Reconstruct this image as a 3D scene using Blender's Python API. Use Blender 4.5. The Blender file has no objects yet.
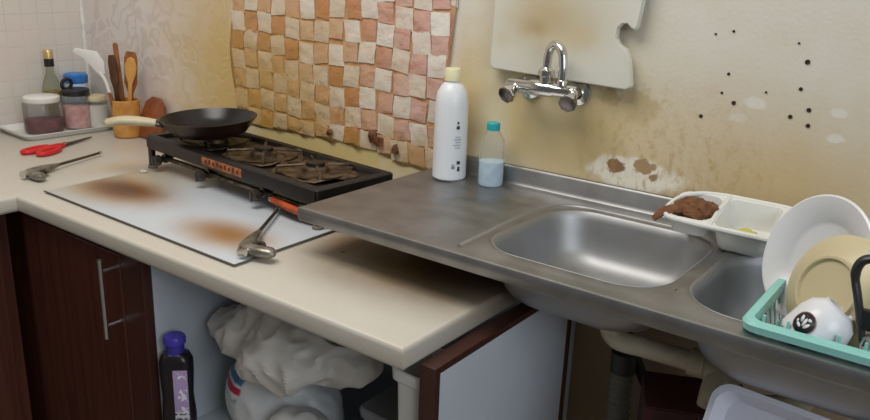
import bpy, bmesh, math, random
from mathutils import Vector, Matrix, Euler, noise
random.seed(7)
S = bpy.context.scene
COL = S.collection
PI = math.pi

# ---------------------------------------------------------------- camera
F_PX, YAW, PITCH, ROLL = 784.0, -0.631, -0.304, 0.0385
CAM = Vector((2.488, -1.419, 0.543))
fw = Vector((math.sin(YAW)*math.cos(PITCH), math.cos(YAW)*math.cos(PITCH), math.sin(PITCH)))
r0 = fw.cross(Vector((0, 0, 1))).normalized(); u0 = r0.cross(fw)
rt = r0*math.cos(ROLL) + u0*math.sin(ROLL); up = -r0*math.sin(ROLL) + u0*math.cos(ROLL)
cd = bpy.data.cameras.new('camera'); cam = bpy.data.objects.new('camera', cd); COL.objects.link(cam)
cd.sensor_width = 36.0; cd.lens = F_PX/870*36.0; cd.clip_start = 0.02
m = Matrix((rt, up, -fw)).transposed().to_4x4(); m.translation = CAM; cam.matrix_world = m
S.camera = cam

# ---------------------------------------------------------------- world, lights, exposure
w = bpy.data.worlds.new('world'); S.world = w; w.use_nodes = True
w.node_tree.nodes['Background'].inputs[0].default_value = (0.86, 0.93, 1.0, 1)
w.node_tree.nodes['Background'].inputs[1].default_value = 0.12
def area(name, loc, target, size, power, col):
    d = bpy.data.lights.new(name, 'AREA'); d.shape = 'RECTANGLE'; d.size, d.size_y = size; d.energy = power; d.color = col
    o = bpy.data.objects.new(name, d); COL.objects.link(o); o.location = loc
    o.rotation_euler = (Vector(target)-Vector(loc)).to_track_quat('-Z', 'Y').to_euler()
    return o
area('ceiling_lamp_light', (1.35, -0.95, 1.68), (1.35, -0.9, 0), (1.3, 0.8), 24, (1.0, 0.965, 0.905))
area('window_light', (4.1, -1.6, 1.05), (1.6, -0.3, 0.1), (1.3, 1.2), 24, (0.86, 0.93, 1.0))
S.view_settings.view_transform = 'Standard'; S.view_settings.look = 'None'
S.view_settings.gamma = 1; S.view_settings.use_curve_mapping = False
S.view_settings.exposure = 0.0

# ---------------------------------------------------------------- materials
def srgb(r, g, b):
    f = lambda c: (c/255/12.92 if c/255 <= .04045 else ((c/255+.055)/1.055)**2.4)
    return (f(r), f(g), f(b), 1)
class NT:
    def __init__(s, mat):
        s.t = mat.node_tree; s.n = s.t.nodes; s.l = s.t.links
    def new(s, typ, **kw):
        n = s.n.new(typ)
        for k, v in kw.items(): setattr(n, k, v)
        return n
    def link(s, a, b): s.l.new(a, b)
    def pos(s, obj=False):
        if obj: return s.new('ShaderNodeTexCoord').outputs['Object']
        return s.new('ShaderNodeNewGeometry').outputs['Position']
    def math(s, op, a, b=None, clamp=False):
        n = s.new('ShaderNodeMath', operation=op); n.use_clamp = clamp
        for i, v in enumerate((a, b)):
            if v is None: continue
            if isinstance(v, (int, float)): n.inputs[i].default_value = v
            else: s.link(v, n.inputs[i])
        return n.outputs[0]
    def noise(s, vec, scale, detail=3, rough=.55, dist=0):
        n = s.new('ShaderNodeTexNoise'); n.inputs['Scale'].default_value = scale
        n.inputs['Detail'].default_value = detail; n.inputs['Roughness'].default_value = rough
        n.inputs['Distortion'].default_value = dist
        s.link(vec, n.inputs['Vector']); return n.outputs['Fac']
    def ramp(s, fac, lo, hi, a=0.0, b=1.0):
        n = s.new('ShaderNodeMapRange'); n.interpolation_type = 'SMOOTHSTEP'
        for i, v in zip(('From Min', 'From Max', 'To Min', 'To Max'), (lo, hi, a, b)): n.inputs[i].default_value = v
        s.link(fac, n.inputs['Value']); return n.outputs[0]
    def mix(s, fac, a, b, blend='MIX'):
        n = s.new('ShaderNodeMix', data_type='RGBA', blend_type=blend)
        if isinstance(fac, (int, float)): n.inputs[0].default_value = fac
        else: s.link(fac, n.inputs[0])
        for sock, v in ((n.inputs[6], a), (n.inputs[7], b)):
            if isinstance(v, tuple): sock.default_value = v
            else: s.link(v, sock)
        return n.outputs[2]
    def blob(s, vec, c, r, soft=.6, nz=.35, nscale=20):
        a = s.new('ShaderNodeVectorMath', operation='SUBTRACT'); s.link(vec, a.inputs[0]); a.inputs[1].default_value = c
        d = s.new('ShaderNodeVectorMath', operation='DIVIDE'); s.link(a.outputs[0], d.inputs[0]); d.inputs[1].default_value = r
        ln = s.new('ShaderNodeVectorMath', operation='LENGTH'); s.link(d.outputs[0], ln.inputs[0])
        n = s.noise(vec, nscale, 4)
        v = s.math('ADD', ln.outputs['Value'], s.math('MULTIPLY', s.math('SUBTRACT', n, .5), nz*2))
        return s.ramp(v, 1.0, 1.0-soft)
    def sep(s, vec):
        n = s.new('ShaderNodeSeparateXYZ'); s.link(vec, n.inputs[0]); return n.outputs
MATS = {}
def M(name, col, rough=.5, metal=0.0, var=None, bump=None, spots=(), spec=None, trans=0, ior=1.45, alpha=1, coat=0, fn=None, objspace=False, sub=0):
    if name in MATS: return MATS[name]
    mt = bpy.data.materials.new(name); mt.use_nodes = True; MATS[name] = mt
    t = NT(mt); b = t.n['Principled BSDF']
    b.inputs['Roughness'].default_value = rough; b.inputs['Metallic'].default_value = metal
    if spec is not None: b.inputs['Specular IOR Level'].default_value = spec
    if trans: b.inputs['Transmission Weight'].default_value = trans; b.inputs['IOR'].default_value = ior
    if coat: b.inputs['Coat Weight'].default_value = coat; b.inputs['Coat Roughness'].default_value = .15
    if sub: b.inputs['Subsurface Weight'].default_value = sub; b.inputs['Subsurface Radius'].default_value = (.02, .02, .02)
    b.inputs['Alpha'].default_value = alpha
    p = t.pos(objspace)
    c = srgb(*col)
    if var:   # (scale, other colour, lo, hi)
        c = t.mix(t.ramp(t.noise(p, var[0], 5), var[2] if len(var) > 2 else .35, var[3] if len(var) > 3 else .7), c, srgb(*var[1]))
    for sp in spots:   # dict(c, r, col, k, soft, nz, ns)
        f = t.blob(p, sp['c'], sp['r'], sp.get('soft', .6), sp.get('nz', .35), sp.get('ns', 20))
        c = t.mix(t.math('MULTIPLY', f, sp.get('k', 1.0)), c, srgb(*sp['col']))
    if fn: c = fn(t, p, c, b) or c
    if isinstance(c, tuple): b.inputs['Base Color'].default_value = c
    else: t.link(c, b.inputs['Base Color'])
    if bump and not b.inputs['Normal'].is_linked:
        n = t.new('ShaderNodeBump'); n.inputs['Strength'].default_value = bump[1]; n.inputs['Distance'].default_value = bump[2] if len(bump) > 2 else .002
        t.link(t.noise(p, bump[0], 4), n.inputs['Height']); t.link(n.outputs[0], b.inputs['Normal'])
    return mt

# ---------------------------------------------------------------- mesh helpers
def V(*a): return Vector(a)
def link(name, me, mat, parent=None, smooth=True, loc=(0, 0, 0), rot=(0, 0, 0)):
    o = bpy.data.objects.new(name, me); COL.objects.link(o)
    if mat and not me.materials: me.materials.append(mat)
    if smooth:
        me.polygons.foreach_set('use_smooth', [True]*len(me.polygons))
        try: me.set_sharp_from_angle(angle=math.radians(40))
        except Exception: pass
    o.location = loc; o.rotation_euler = rot
    if parent: o.parent = parent
    return o
def fin(name, bm, mat, parent=None, smooth=True, loc=(0, 0, 0), rot=(0, 0, 0)):
    me = bpy.data.meshes.new(name); bm.normal_update(); bm.to_mesh(me); bm.free()
    return link(name, me, mat, parent, smooth, loc, rot)
def tag(o, label, cat, group=None):
    o['label'] = label; o['category'] = cat
    if group: o['group'] = group
    return o
def thing(name, label, cat, loc=(0, 0, 0), rot=(0, 0, 0), group=None):
    o = bpy.data.objects.new(name, None); COL.objects.link(o); o.location = loc; o.rotation_euler = rot
    o.empty_display_size = .05
    return tag(o, label, cat, group)
def struct(o): o['kind'] = 'structure'; return o
def box(bm, lo, hi, bev=0, seg=2, mat=None):
    lo, hi = Vector(lo), Vector(hi); c = (lo+hi)/2; s = hi-lo
    mm = Matrix.Translation(c) @ Matrix.Diagonal((s.x, s.y, s.z, 1))
    if mat is not None: mm = mat @ mm
    r = bmesh.ops.create_cube(bm, size=1, matrix=mm)
    if bev:
        es = list({e for v in r['verts'] for e in v.link_edges})
        bmesh.ops.bevel(bm, geom=es, offset=bev, segments=seg, affect='EDGES', profile=.5)
    return bm
def rbox(lo, hi, bev=0, seg=2, mat=None): return box(bmesh.new(), lo, hi, bev, seg, mat)
def lathe(prof, seg=32, bm=None, mat=None, sx=1, sy=1):
    bm = bm or bmesh.new(); rings = []
    for r, z in prof:
        if r < 1e-6: rings.append([bm.verts.new((0, 0, z))])
        else: rings.append([bm.verts.new((r*math.cos(2*PI*i/seg)*sx, r*math.sin(2*PI*i/seg)*sy, z)) for i in range(seg)])
    for a, b in zip(rings, rings[1:]):
        for i in range(seg):
            j = (i+1) % seg
            if len(a) == 1 and len(b) == 1: continue
            if len(a) == 1: bm.faces.new((a[0], b[j], b[i]))
            elif len(b) == 1: bm.faces.new((a[i], a[j], b[0]))
            else: bm.faces.new((a[i], a[j], b[j], b[i]))
    if mat is not None: bmesh.ops.transform(bm, matrix=mat, verts=[v for rg in rings for v in rg])
    bmesh.ops.recalc_face_normals(bm, faces=bm.faces)
    return bm
def smooth_path(pts, n=6):
    pts = [Vector(p) for p in pts]; out = []
    for i in range(len(pts)-1):
        p0 = pts[max(i-1, 0)]; p1 = pts[i]; p2 = pts[i+1]; p3 = pts[min(i+2, len(pts)-1)]
        for k in range(n):
            t = k/n
            out.append(.5*((2*p1)+(-p0+p2)*t+(2*p0-5*p1+4*p2-p3)*t*t+(-p0+3*p1-3*p2+p3)*t**3))
    out.append(pts[-1]); return out
def tube(path, r, seg=12, bm=None, closed=False, flat=None):
    """r: number or list of radii; flat = (a, b) multipliers on the two cross-section axes"""
    bm = bm or bmesh.new(); path = [Vector(p) for p in path]; n = len(path)
    rs = r if isinstance(r, (list, tuple)) else [r]*n
    rings = []; ref = None
    for i, p in enumerate(path):
        a = path[(i-1) % n] if (closed or i > 0) else p; b = path[(i+1) % n] if (closed or i < n-1) else p
        d = (b-a).normalized()
        if ref is None:
            ref = Vector((0, 0, 1)) if abs(d.z) < .9 else Vector((1, 0, 0))
        x = d.cross(ref).normalized(); y = x.cross(d).normalized(); ref = y
        fa, fb = flat or (1, 1)
        rings.append([bm.verts.new(p + (x*math.cos(2*PI*k/seg)*fa + y*math.sin(2*PI*k/seg)*fb)*rs[i]) for k in range(seg)])
    prs = list(zip(rings, rings[1:])) + ([(rings[-1], rings[0])] if closed else [])
    for a, b in prs:
        for k in range(seg):
            j = (k+1) % seg; bm.faces.new((a[k], a[j], b[j], b[k]))
    if not closed:
        bm.faces.new(rings[0][::-1]); bm.faces.new(rings[-1])
    bmesh.ops.recalc_face_normals(bm, faces=bm.faces)
    return bm
def prism(poly, z0, z1, bev=0, seg=2, mat=None):
    bm = bmesh.new(); vs = [bm.verts.new((x, y, z0)) for x, y in poly]; f = bm.faces.new(vs)
    r = bmesh.ops.extrude_face_region(bm, geom=[f]); nv = [g for g in r['geom'] if isinstance(g, bmesh.types.BMVert)]
    bmesh.ops.translate(bm, vec=(0, 0, z1-z0), verts=nv)
    bmesh.ops.recalc_face_normals(bm, faces=bm.faces)
    if bev:
        bmesh.ops.bevel(bm, geom=list(bm.edges), offset=bev, segments=seg, affect='EDGES', profile=.5)
    if mat is not None: bmesh.ops.transform(bm, matrix=mat, verts=bm.verts)
    return bm
def rrect(cx, cy, hx, hy, r, n=8):
    out = []
    for qx, qy, a0 in ((1, 1, 0), (-1, 1, 90), (-1, -1, 180), (1, -1, 270)):
        for k in range(n+1):
            a = math.radians(a0+90*k/n)
            out.append((cx+qx*(hx-r)+r*math.cos(a), cy+qy*(hy-r)+r*math.sin(a)))
    return out
def loft(loops, cap0=False, cap1=False, bm=None):
    bm = bm or bmesh.new(); rs = [[bm.verts.new(p) for p in lp] for lp in loops]; n = len(rs[0])
    for a, b in zip(rs, rs[1:]):
        for k in range(n):
            j = (k+1) % n; bm.faces.new((a[k], a[j], b[j], b[k]))
    if cap0: bm.faces.new(rs[0][::-1])
    if cap1: bm.faces.new(rs[-1])
    bmesh.ops.recalc_face_normals(bm, faces=bm.faces)
    return bm
def rr3(cx, cy, hx, hy, r, z, n=8): return [(x, y, z) for x, y in rrect(cx, cy, hx, hy, r, n)]
def T(loc=(0, 0, 0), rot=(0, 0, 0)): return Matrix.LocRotScale(Vector(loc), Euler(rot), None)
def fbm(p, s, o=4): return noise.fractal(Vector(p)*s, 1.0, 2.0, o)

# ================================================================= THE SETTING
def wall_fn(t, p, c, b):
    x, y, z = t.sep(p)
    # streaky brownish grime rising from the sink
    hgt = t.ramp(z, .42, .12)
    sc = t.new('ShaderNodeMapping'); t.link(p, sc.inputs[0]); sc.inputs['Scale'].default_value = (1, 1, .55)
    g = t.ramp(t.noise(sc.outputs[0], 55, 6, .7), .46, .68)
    gx = t.math('MULTIPLY', t.ramp(x, 1.75, 1.9), t.ramp(x, 2.25, 2.05))
    c = t.mix(t.math('MULTIPLY', t.math('MULTIPLY', g, hgt), t.math('MULTIPLY', gx, .75)), c, srgb(176, 142, 84))
    # embossed pale film left of the tile sheet
    film = t.ramp(t.math('ADD', x, t.math('MULTIPLY', t.noise(p, 9, 3), .05)), .80, .765)
    wv = t.new('ShaderNodeTexVoronoi', feature='SMOOTH_F1'); wv.inputs['Scale'].default_value = 15
    dn = t.new('ShaderNodeTexNoise'); dn.inputs['Scale'].default_value = 11; t.link(p, dn.inputs['Vector'])
    mx = t.new('ShaderNodeMix', data_type='RGBA'); mx.inputs[0].default_value = .16; t.link(p, mx.inputs[6]); t.link(dn.outputs['Color'], mx.inputs[7])
    t.link(mx.outputs[2], wv.inputs['Vector'])
    sw = t.math('SINE', t.math('MULTIPLY', wv.outputs['Distance'], 22))
    fcol = t.mix(t.ramp(sw, -.2, .9), srgb(226, 218, 213), srgb(214, 204, 198))
    fcol = t.mix(t.ramp(t.noise(p, 5, 3), .45, .65), fcol, srgb(226, 212, 206))
    grease = t.math('MULTIPLY', t.ramp(t.math('ADD', x, t.math('MULTIPLY', t.noise(p, 12, 3), .22)), .40, .84), t.ramp(z, .80, .25))
    fcol = t.mix(t.math('MULTIPLY', grease, .9), fcol, srgb(206, 174, 100))
    low = t.math('MULTIPLY', t.ramp(z, .16, .05), t.ramp(t.noise(p, 25, 4), .4, .6))
    fcol = t.mix(t.math('MULTIPLY', low, .45), fcol, srgb(190, 172, 134))
    c = t.mix(film, c, fcol)
    bp = t.new('ShaderNodeBump'); bp.inputs['Strength'].default_value = .35; bp.inputs['Distance'].default_value = .003
    h = t.math('ADD', t.math('MULTIPLY', t.noise(p, 130, 4), .5), t.math('MULTIPLY', film, t.math('MULTIPLY', sw, .25)))
    t.link(h, bp.inputs['Height']); t.link(bp.outputs[0], b.inputs['Normal'])
    return c
wall_spots = [
    dict(c=(1.665, 0, .25), r=(.055, .2, .15), col=(168, 136, 76), k=.75, soft=.95, ns=12, nz=.25),
    dict(c=(1.83, 0, .24), r=(.10, .2, .13), col=(172, 132, 74), k=.8, soft=.95, ns=14, nz=.3),
    dict(c=(1.76, 0, .19), r=(.24, .2, .10), col=(190, 158, 96), k=.7, soft=.95),
    dict(c=(1.86, 0, .312), r=(.030, .2, .022), col=(112, 74, 44), k=.85, soft=.5, nz=.8, ns=60),
    dict(c=(1.92, 0, .30), r=(.055, .2, .05), col=(150, 112, 66), k=.6, soft=.6, nz=.9, ns=45),
    dict(c=(1.53, 0, .22), r=(.07, .2, .26), col=(202, 174, 112), k=.75, soft=.9),
    dict(c=(2.18, 0, .17), r=(.50, .2, .27), col=(200, 172, 118), k=.85, soft=.98, nz=.2, ns=8),
    dict(c=(1.74, 0, .27), r=(.40, .2, .32), col=(212, 192, 140), k=.8, soft=.98, nz=.2, ns=7),
    dict(c=(1.08, 0, .08), r=(.48, .2, .09), col=(212, 184, 100), k=.8, soft=.7),
    # plaster bared by peeling paint, with brown marks in it
    dict(c=(1.925, 0, .168), r=(.105, .2, .038), col=(238, 232, 216), k=.95, soft=.3, nz=.45, ns=26),
    dict(c=(1.885, 0, .177), r=(.022, .2, .015), col=(136, 98, 62), k=.95, soft=.25, nz=.6, ns=60),
    dict(c=(1.945, 0, .186), r=(.026, .2, .016), col=(158, 126, 84), k=.9, soft=.25, nz=.8, ns=60),
    dict(c=(1.965, 0, .168), r=(.010, .2, .009), col=(136, 104, 70), k=.9, soft=.3, nz=.6, ns=70),
    dict(c=(2.128, 0, .333), r=(.022, .2, .012), col=(228, 222, 212), k=.9, soft=.4, nz=.5, ns=45),
    dict(c=(2.105, 0, .305), r=(.020, .2, .010), col=(224, 216, 200), k=.7, soft=.5, nz=.5, ns=45),
    dict(c=(2.262, 0, .334), r=(.016, .2, .009), col=(228, 222, 212), k=.9, soft=.4, nz=.5, ns=45),
    dict(c=(2.265, 0, .292), r=(.018, .2, .009), col=(228, 222, 212), k=.85, soft=.4, nz=.5, ns=45),
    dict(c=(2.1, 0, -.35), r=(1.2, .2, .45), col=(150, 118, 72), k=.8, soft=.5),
]
m_wall = M('painted_wall', (222, 218, 207), .62, var=(6, (220, 212, 196)), spots=wall_spots, fn=wall_fn)
def lefttile_fn(t, p, c, b):
    x, y, z = t.sep(p)
    br = t.new('ShaderNodeTexBrick'); br.offset = 0.0
    cb = t.new('ShaderNodeCombineXYZ'); t.link(y, cb.inputs[0]); t.link(z, cb.inputs[1]); t.link(cb.outputs[0], br.inputs['Vector'])
    br.inputs['Scale'].default_value = 1; br.inputs['Brick Width'].default_value = .05; br.inputs['Row Height'].default_value = .05
    br.inputs['Mortar Size'].default_value = .0028; br.inputs['Mortar Smooth'].default_value = .6
    br.inputs['Color1'].default_value = srgb(216, 211, 202); br.inputs['Color2'].default_value = srgb(214, 206, 198); br.inputs['Mortar'].default_value = srgb(206, 200, 192)
    bp = t.new('ShaderNodeBump'); bp.inputs['Strength'].default_value = .3; bp.inputs['Distance'].default_value = .001; bp.invert = True
    t.link(br.outputs['Fac'], bp.inputs['Height']); t.link(bp.outputs[0], b.inputs['Normal'])
    return t.mix(t.ramp(t.noise(p, 7, 3), .4, .65), br.outputs['Color'], srgb(216, 204, 197))
m_lwall = M('mosaic_film', (205, 197, 186), .4, fn=lefttile_fn)
m_floor = M('floor_tile', (150, 140, 126), .4, var=(4, (134, 124, 110)))
m_ceil = M('ceiling_paint', (232, 228, 218), .8, var=(5, (224, 220, 210)))

struct(fin('wall_back', rbox((-.1, 0, -.87), (4.2, .1, 1.75)), m_wall, smooth=False))
struct(fin('wall_left', rbox((-.1, -3.2, -.87), (0, 0, 1.75)), m_lwall, smooth=False))
struct(fin('floor', rbox((-.1, -3.2, -.95), (4.2, .1, -.87)), m_floor, smooth=False))
struct(fin('ceiling', rbox((-.1, -3.2, 1.75), (4.2, .1, 1.83)), m_ceil, smooth=False))
# white caulk strip in the corner
bm = bmesh.new(); path = [(.004, -.004, .02+i*.06) for i in range(29)]
path = [(x+random.uniform(-.0015, .0015), y, z) for x, y, z in path]
struct(fin('trim_1', tube(path, .006, 8, bm), M('white_caulk', (232, 230, 226), .5, var=(40, (214, 210, 204)))))

# dark drilled holes with rusty plugs in the wall right of the cutting board
plug_spots = [(2.045, .444), (2.075, .451), (2.077, .378), (2.070, .344), (2.093, .329), (2.039, .298), (2.201, .411), (2.183, .440), (2.198, .366), (2.216, .333), (2.219, .307), (2.189, .318), (2.144, .354)]
plug_r = [.0018, .0022, .0025, .0022, .0036, .0032, .0040, .0018, .0030, .0036, .0034, .0034, .0018]
wb = bpy.data.objects['wall_back']
m_plug = M('rusty_plug', (70, 48, 34), .8, var=(300, (40, 28, 22)))
for (x, z), r in zip(plug_spots, plug_r):
    o = fin('wall_plug', lathe([(0, .0012), (r*.5, .0012), (r*.6, .0022), (r, .0016), (r*1.1, 0)], 10), m_plug, wb, loc=(x, 0, z), rot=(PI/2, 0, 0))

# ---------------------------------------------------------------- worktop
def wt_fn(t, p, c, b):
    n = t.noise(p, 260, 2)
    return t.mix(t.math('MULTIPLY', t.ramp(n, .55, .8), .35), c, srgb(168, 162, 150))
wt_spots = [dict(c=(1.64, -.33, 0), r=(.38, .235, .1), col=(122, 92, 44), k=1.0, soft=.98, nz=.15, ns=9),  # brown stain and, with the next blob, the raised sink's shade painted in
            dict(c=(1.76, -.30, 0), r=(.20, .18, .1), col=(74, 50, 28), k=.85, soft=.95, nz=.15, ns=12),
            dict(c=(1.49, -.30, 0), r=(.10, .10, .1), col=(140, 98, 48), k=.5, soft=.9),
            dict(c=(.62, -.30, 0), r=(.08, .16, .1), col=(196, 172, 128), k=.4, soft=.9),
            dict(c=(1.50, -.365, 0), r=(.006, .006, .02), col=(50, 34, 22), k=.9, soft=.5)]
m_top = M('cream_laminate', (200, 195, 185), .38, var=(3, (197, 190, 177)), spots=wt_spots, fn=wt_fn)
poly = [(0.002, -.002), (0.002, -1.7), (.698, -1.7), (.698, -.602), (1.843, -.602), (1.843, -.002)]
bm = bmesh.new(); vs = [bm.verts.new((x, y, -.04)) for x, y in poly]; f = bm.faces.new(vs)
r = bmesh.ops.extrude_face_region(bm, geom=[f]); nv = [g for g in r['geom'] if isinstance(g, bmesh.types.BMVert)]
bmesh.ops.translate(bm, vec=(0, 0, .04), verts=nv); bmesh.ops.recalc_face_normals(bm, faces=bm.faces)
bmesh.ops.bevel(bm, geom=[e for e in bm.edges if abs(e.verts[0].co.z-e.verts[1].co.z) < .001], offset=.009, segments=4, affect='EDGES', profile=.5)
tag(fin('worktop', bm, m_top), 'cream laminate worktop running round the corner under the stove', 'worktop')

# ---------------------------------------------------------------- base cabinets
def wood_fn(t, p, c, b):
    mp = t.new('ShaderNodeMapping'); mp.inputs['Scale'].default_value = (60, 60, 2.5); t.link(p, mp.inputs[0])
    return t.mix(t.ramp(t.noise(mp.outputs[0], 1, 4), .35, .7), c, srgb(64, 33, 24))
m_mah = M('mahogany_laminate', (84, 46, 34), .38, fn=wood_fn)
m_mah2 = M('mahogany_edge', (68, 38, 30), .42, fn=wood_fn)
m_wl = M('white_laminate', (200, 206, 214), .4, var=(4, (192, 198, 206)))
m_steel = M('brushed_steel', (200, 200, 200), .3, 1.0)
t_ = thing('corner_cabinet', 'dark mahogany cabinet under the left arm of the worktop', 'cabinet', (.34, -1.1, -.87))
O = Vector(t_.location)
def wpart(name, bm, mat, root, smooth=False, parent=None):
    bmesh.ops.translate(bm, vec=-Vector(root.location), verts=bm.verts)
    return fin(name, bm, mat, parent or root, smooth)
wpart('body', rbox((.01, -1.69, -.77), (.640, -.605, -.041)), m_mah, t_)
wpart('door', rbox((.642, -1.14, -.74), (.660, -.635, -.062), .002), m_mah, t_)
wpart('door', rbox((.642, -1.66, -.74), (.660, -1.15, -.062), .002), m_mah, t_)
wpart('plinth', rbox((.01, -1.69, -.87), (.60, -.605, -.771)), m_mah, t_)
t_ = thing('base_cabinet', 'dark mahogany base cabinet with a door and steel bar handle', 'cabinet', (.9, -.3, -.87))
wpart('body', rbox((.01, -.560, -.77), (1.132, -.01, -.041)), m_mah, t_)
d_ = wpart('door', rbox((.668, -.582, -.76), (1.072, -.561, -.055), .002), m_mah, t_)
wpart('stile', rbox((1.075, -.582, -.87), (1.150, -.561, -.041), .001), m_mah2, t_)
wpart('plinth', rbox((.01, -.52, -.87), (1.07, -.01, -.771)), m_mah, t_)
h = bmesh.new(); hx = 1.052
tube([(hx, -.614, -.062), (hx, -.614, -.24)], .0055, 12, h)
hd = wpart('handle', h, m_steel, t_, True, d_)
for z in (-.088, -.212):
    so = wpart('standoff', tube([(hx, -.582, z), (hx, -.612, z)], .004, 10), m_steel, t_, True, d_)
t_ = thing('open_cabinet', 'open white cabinet compartment with a brown edged side panel', 'cabinet', (1.5, -.3, -.87))
wpart('partition', rbox((1.133, -.560, -.87), (1.150, -.01, -.041)), m_wl, t_)
wpart('back_panel', rbox((1.151, -.030, -.87), (1.842, -.015, -.041)), m_wl, t_)
wpart('shelf', rbox((1.151, -.555, -.480), (1.842, -.031, -.462)), m_wl, t_)
wpart('bottom_board', rbox((1.151, -.555, -.80), (1.842, -.031, -.782)), m_wl, t_)
sp_ = wpart('side_panel', rbox((1.8435, -.546, -.87), (1.8725, -.120, -.0535)), m_wl, t_)
wpart('edge_strip', rbox((1.843, -.560, -.87), (1.873, -.5465, -.041), .001), m_mah2, t_, False, sp_)
wpart('edge_strip', rbox((1.843, -.546, -.053), (1.873, -.120, -.041), .001), m_mah2, t_, False, sp_)
wpart('edge_strip', rbox((1.843, -.1195, -.87), (1.873, -.100, -.041), .001), m_mah, t_, False, sp_)

# ---------------------------------------------------------------- sink unit
m_sink = M('sink_steel', (164, 164, 165), .42, 1.0, var=(14, (146, 145, 144)), bump=(40, .05))
m_bowl = M('bowl_steel', (172, 173, 175), .52, 1.0, var=(10, (166, 166, 166)))
SZ = .098
sk = thing('sink_unit', 'stainless steel double bowl sink with drainboard, lapped over the worktop', 'sink', (1.455, 0, SZ))
SX0, SX1, SY0, SY1 = 1.455, 2.62, -.432, -.004
B1 = (1.975, -.228, .155, .153, .075); B2 = (2.332, -.235, .170, .150, .085)
bm = bmesh.new()
def cell(bm, x0, x1, B):
    cx, cy, hx, hy, r = B; lp = rrect(cx, cy, hx+.006, hy+.006, r+.006, 8)
    lp2 = rrect(cx, cy, hx+.022, hy+.022, r+.02, 8)
    outer = []
    for x, y in lp:
        dx, dy = x-cx, y-cy
        k = min((x1-cx)/dx if dx > 1e-9 else (x0-cx)/dx if dx < -1e-9 else 1e9, (SY1-cy)/dy if dy > 1e-9 else (SY0-cy)/dy if dy < -1e-9 else 1e9)
        outer.append((cx+dx*k, cy+dy*k))
    # snap nearest to rectangle corners
    for qx, qy in ((x0, SY0), (x1, SY0), (x0, SY1), (x1, SY1)):
        i = min(range(len(outer)), key=lambda i: (outer[i][0]-qx)**2+(outer[i][1]-qy)**2); outer[i] = (qx, qy)
    loops = [[(x, y, SZ) for x, y in outer],
             [(x, y, SZ) for x, y in lp2],
             [(x, y, SZ+.0025) for x, y in rrect(cx, cy, hx+.014, hy+.014, r+.012, 8)],
             [(x, y, SZ+.0010) for x, y in lp]]
    loft(loops, bm=bm)
cell(bm, 1.80, 2.146, B1); cell(bm, 2.146, SX1, B2)
# drainboard field, gently dished with soft ridges
nx, ny = 36, 30
g = [[None]*(ny+1) for _ in range(nx+1)]
for i in range(nx+1):
    for j in range(ny+1):
        x = SX0+(1.80-SX0)*i/nx; y = SY0+(SY1-SY0)*j/ny
        fx = max(0, min(1, (x-SX0-.02)/.03))*max(0, min(1, (1.785-x)/.03)); fy = max(0, min(1, (y-SY0-.03)/.03))*max(0, min(1, (SY1-.06-y)/.03))
        z = SZ - .004*fx*fy
        if .12 < (x-SX0) < .31: z += .0035*fx*fy*max(0, math.sin((y-SY0)/.428*2*PI*7))**2*min(1, (x-SX0-.12)/.06)
        g[i][j] = bm.verts.new((x, y, z))
for i in range(nx):
    for j in range(ny): bm.faces.new((g[i][j], g[i+1][j], g[i+1][j+1], g[i][j+1]))
bmesh.ops.recalc_face_normals(bm, faces=bm.faces)
for f in bm.faces:
    if f.normal.z < 0: f.normal_flip()
wpart('sink_top', bm, m_sink, sk, True)
# folded front and end lips
def lip(a, b, nrm):
    a, b, n_ = Vector(a), Vector(b), Vector(nrm); bm = bmesh.new()
    prof = [(0, 0), (.004, -.001), (.0058, -.005), (.0055, -.022), (.003, -.026), (-.012, -.026), (-.012, -.0235), (.002, -.0235), (.0035, -.020), (.0035, -.006), (0, -.003)]
    rs = []
    for p in (a, b):
        rs.append([bm.verts.new(p+n_*o+Vector((0, 0, z))) for o, z in prof])
    k = len(prof)
    for i in range(k): bm.faces.new((rs[0][i], rs[1][i], rs[1][(i+1) % k], rs[0][(i+1) % k]))
    bm.faces.new(rs[0]); bm.faces.new(rs[1][::-1]); bmesh.ops.recalc_face_normals(bm, faces=bm.faces)
    return bm
wpart('front_lip', lip((SX0-.004, SY0, SZ), (SX1, SY0, SZ), (0, -1, 0)), m_sink, sk, True)
wpart('end_lip', lip((SX0, SY0-.003, SZ), (SX0, SY1, SZ), (-1, 0, 0)), m_sink, sk, True)
# upstand against the wall
prof = [(-.030, .0), (-.018, .003), (-.013, .010), (-.011, .036), (-.008, .040), (-.002, .041), (-.002, -.004), (-.030, -.004)]
bm = bmesh.new(); rs = [[bm.verts.new((x, y, SZ+z)) for y, z in prof] for x in (SX0, SX1)]
for i in range(len(prof)): j = (i+1) % len(prof); bm.faces.new((rs[0][i], rs[1][i], rs[1][j], rs[0][j]))
bm.faces.new(rs[0]); bm.faces.new(rs[1][::-1]); bmesh.ops.recalc_face_normals(bm, faces=bm.faces)
wpart('upstand', bm, m_sink, sk, True)
def bowl(B, depth):
    cx, cy, hx, hy, r = B; L_ = []
    L_.append(rr3(cx, cy, hx+.006, hy+.006, r+.006, SZ+.001)); L_.append(rr3(cx, cy, hx+.001, hy+.001, r+.001, SZ-.003))
    for k in range(1, 5): s = k/5*.012; L_.append(rr3(cx, cy, hx-s, hy-s, r, SZ-.003-(depth-.05)*k/4))
    for k in range(1, 8):
        a = k/7*PI/2; s = .012+.045*(1-math.cos(a)); L_.append(rr3(cx, cy, hx-s, hy-s, max(r-.2*s, .03), SZ-.003-(depth-.05)-.047*math.sin(a)))
    L_.append(rr3(cx, cy, .045, .045, .044, SZ-depth-.003)); L_.append(rr3(cx, cy, .032, .032, .0315, SZ-depth-.004))
    return loft(L_, False, True)
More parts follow.
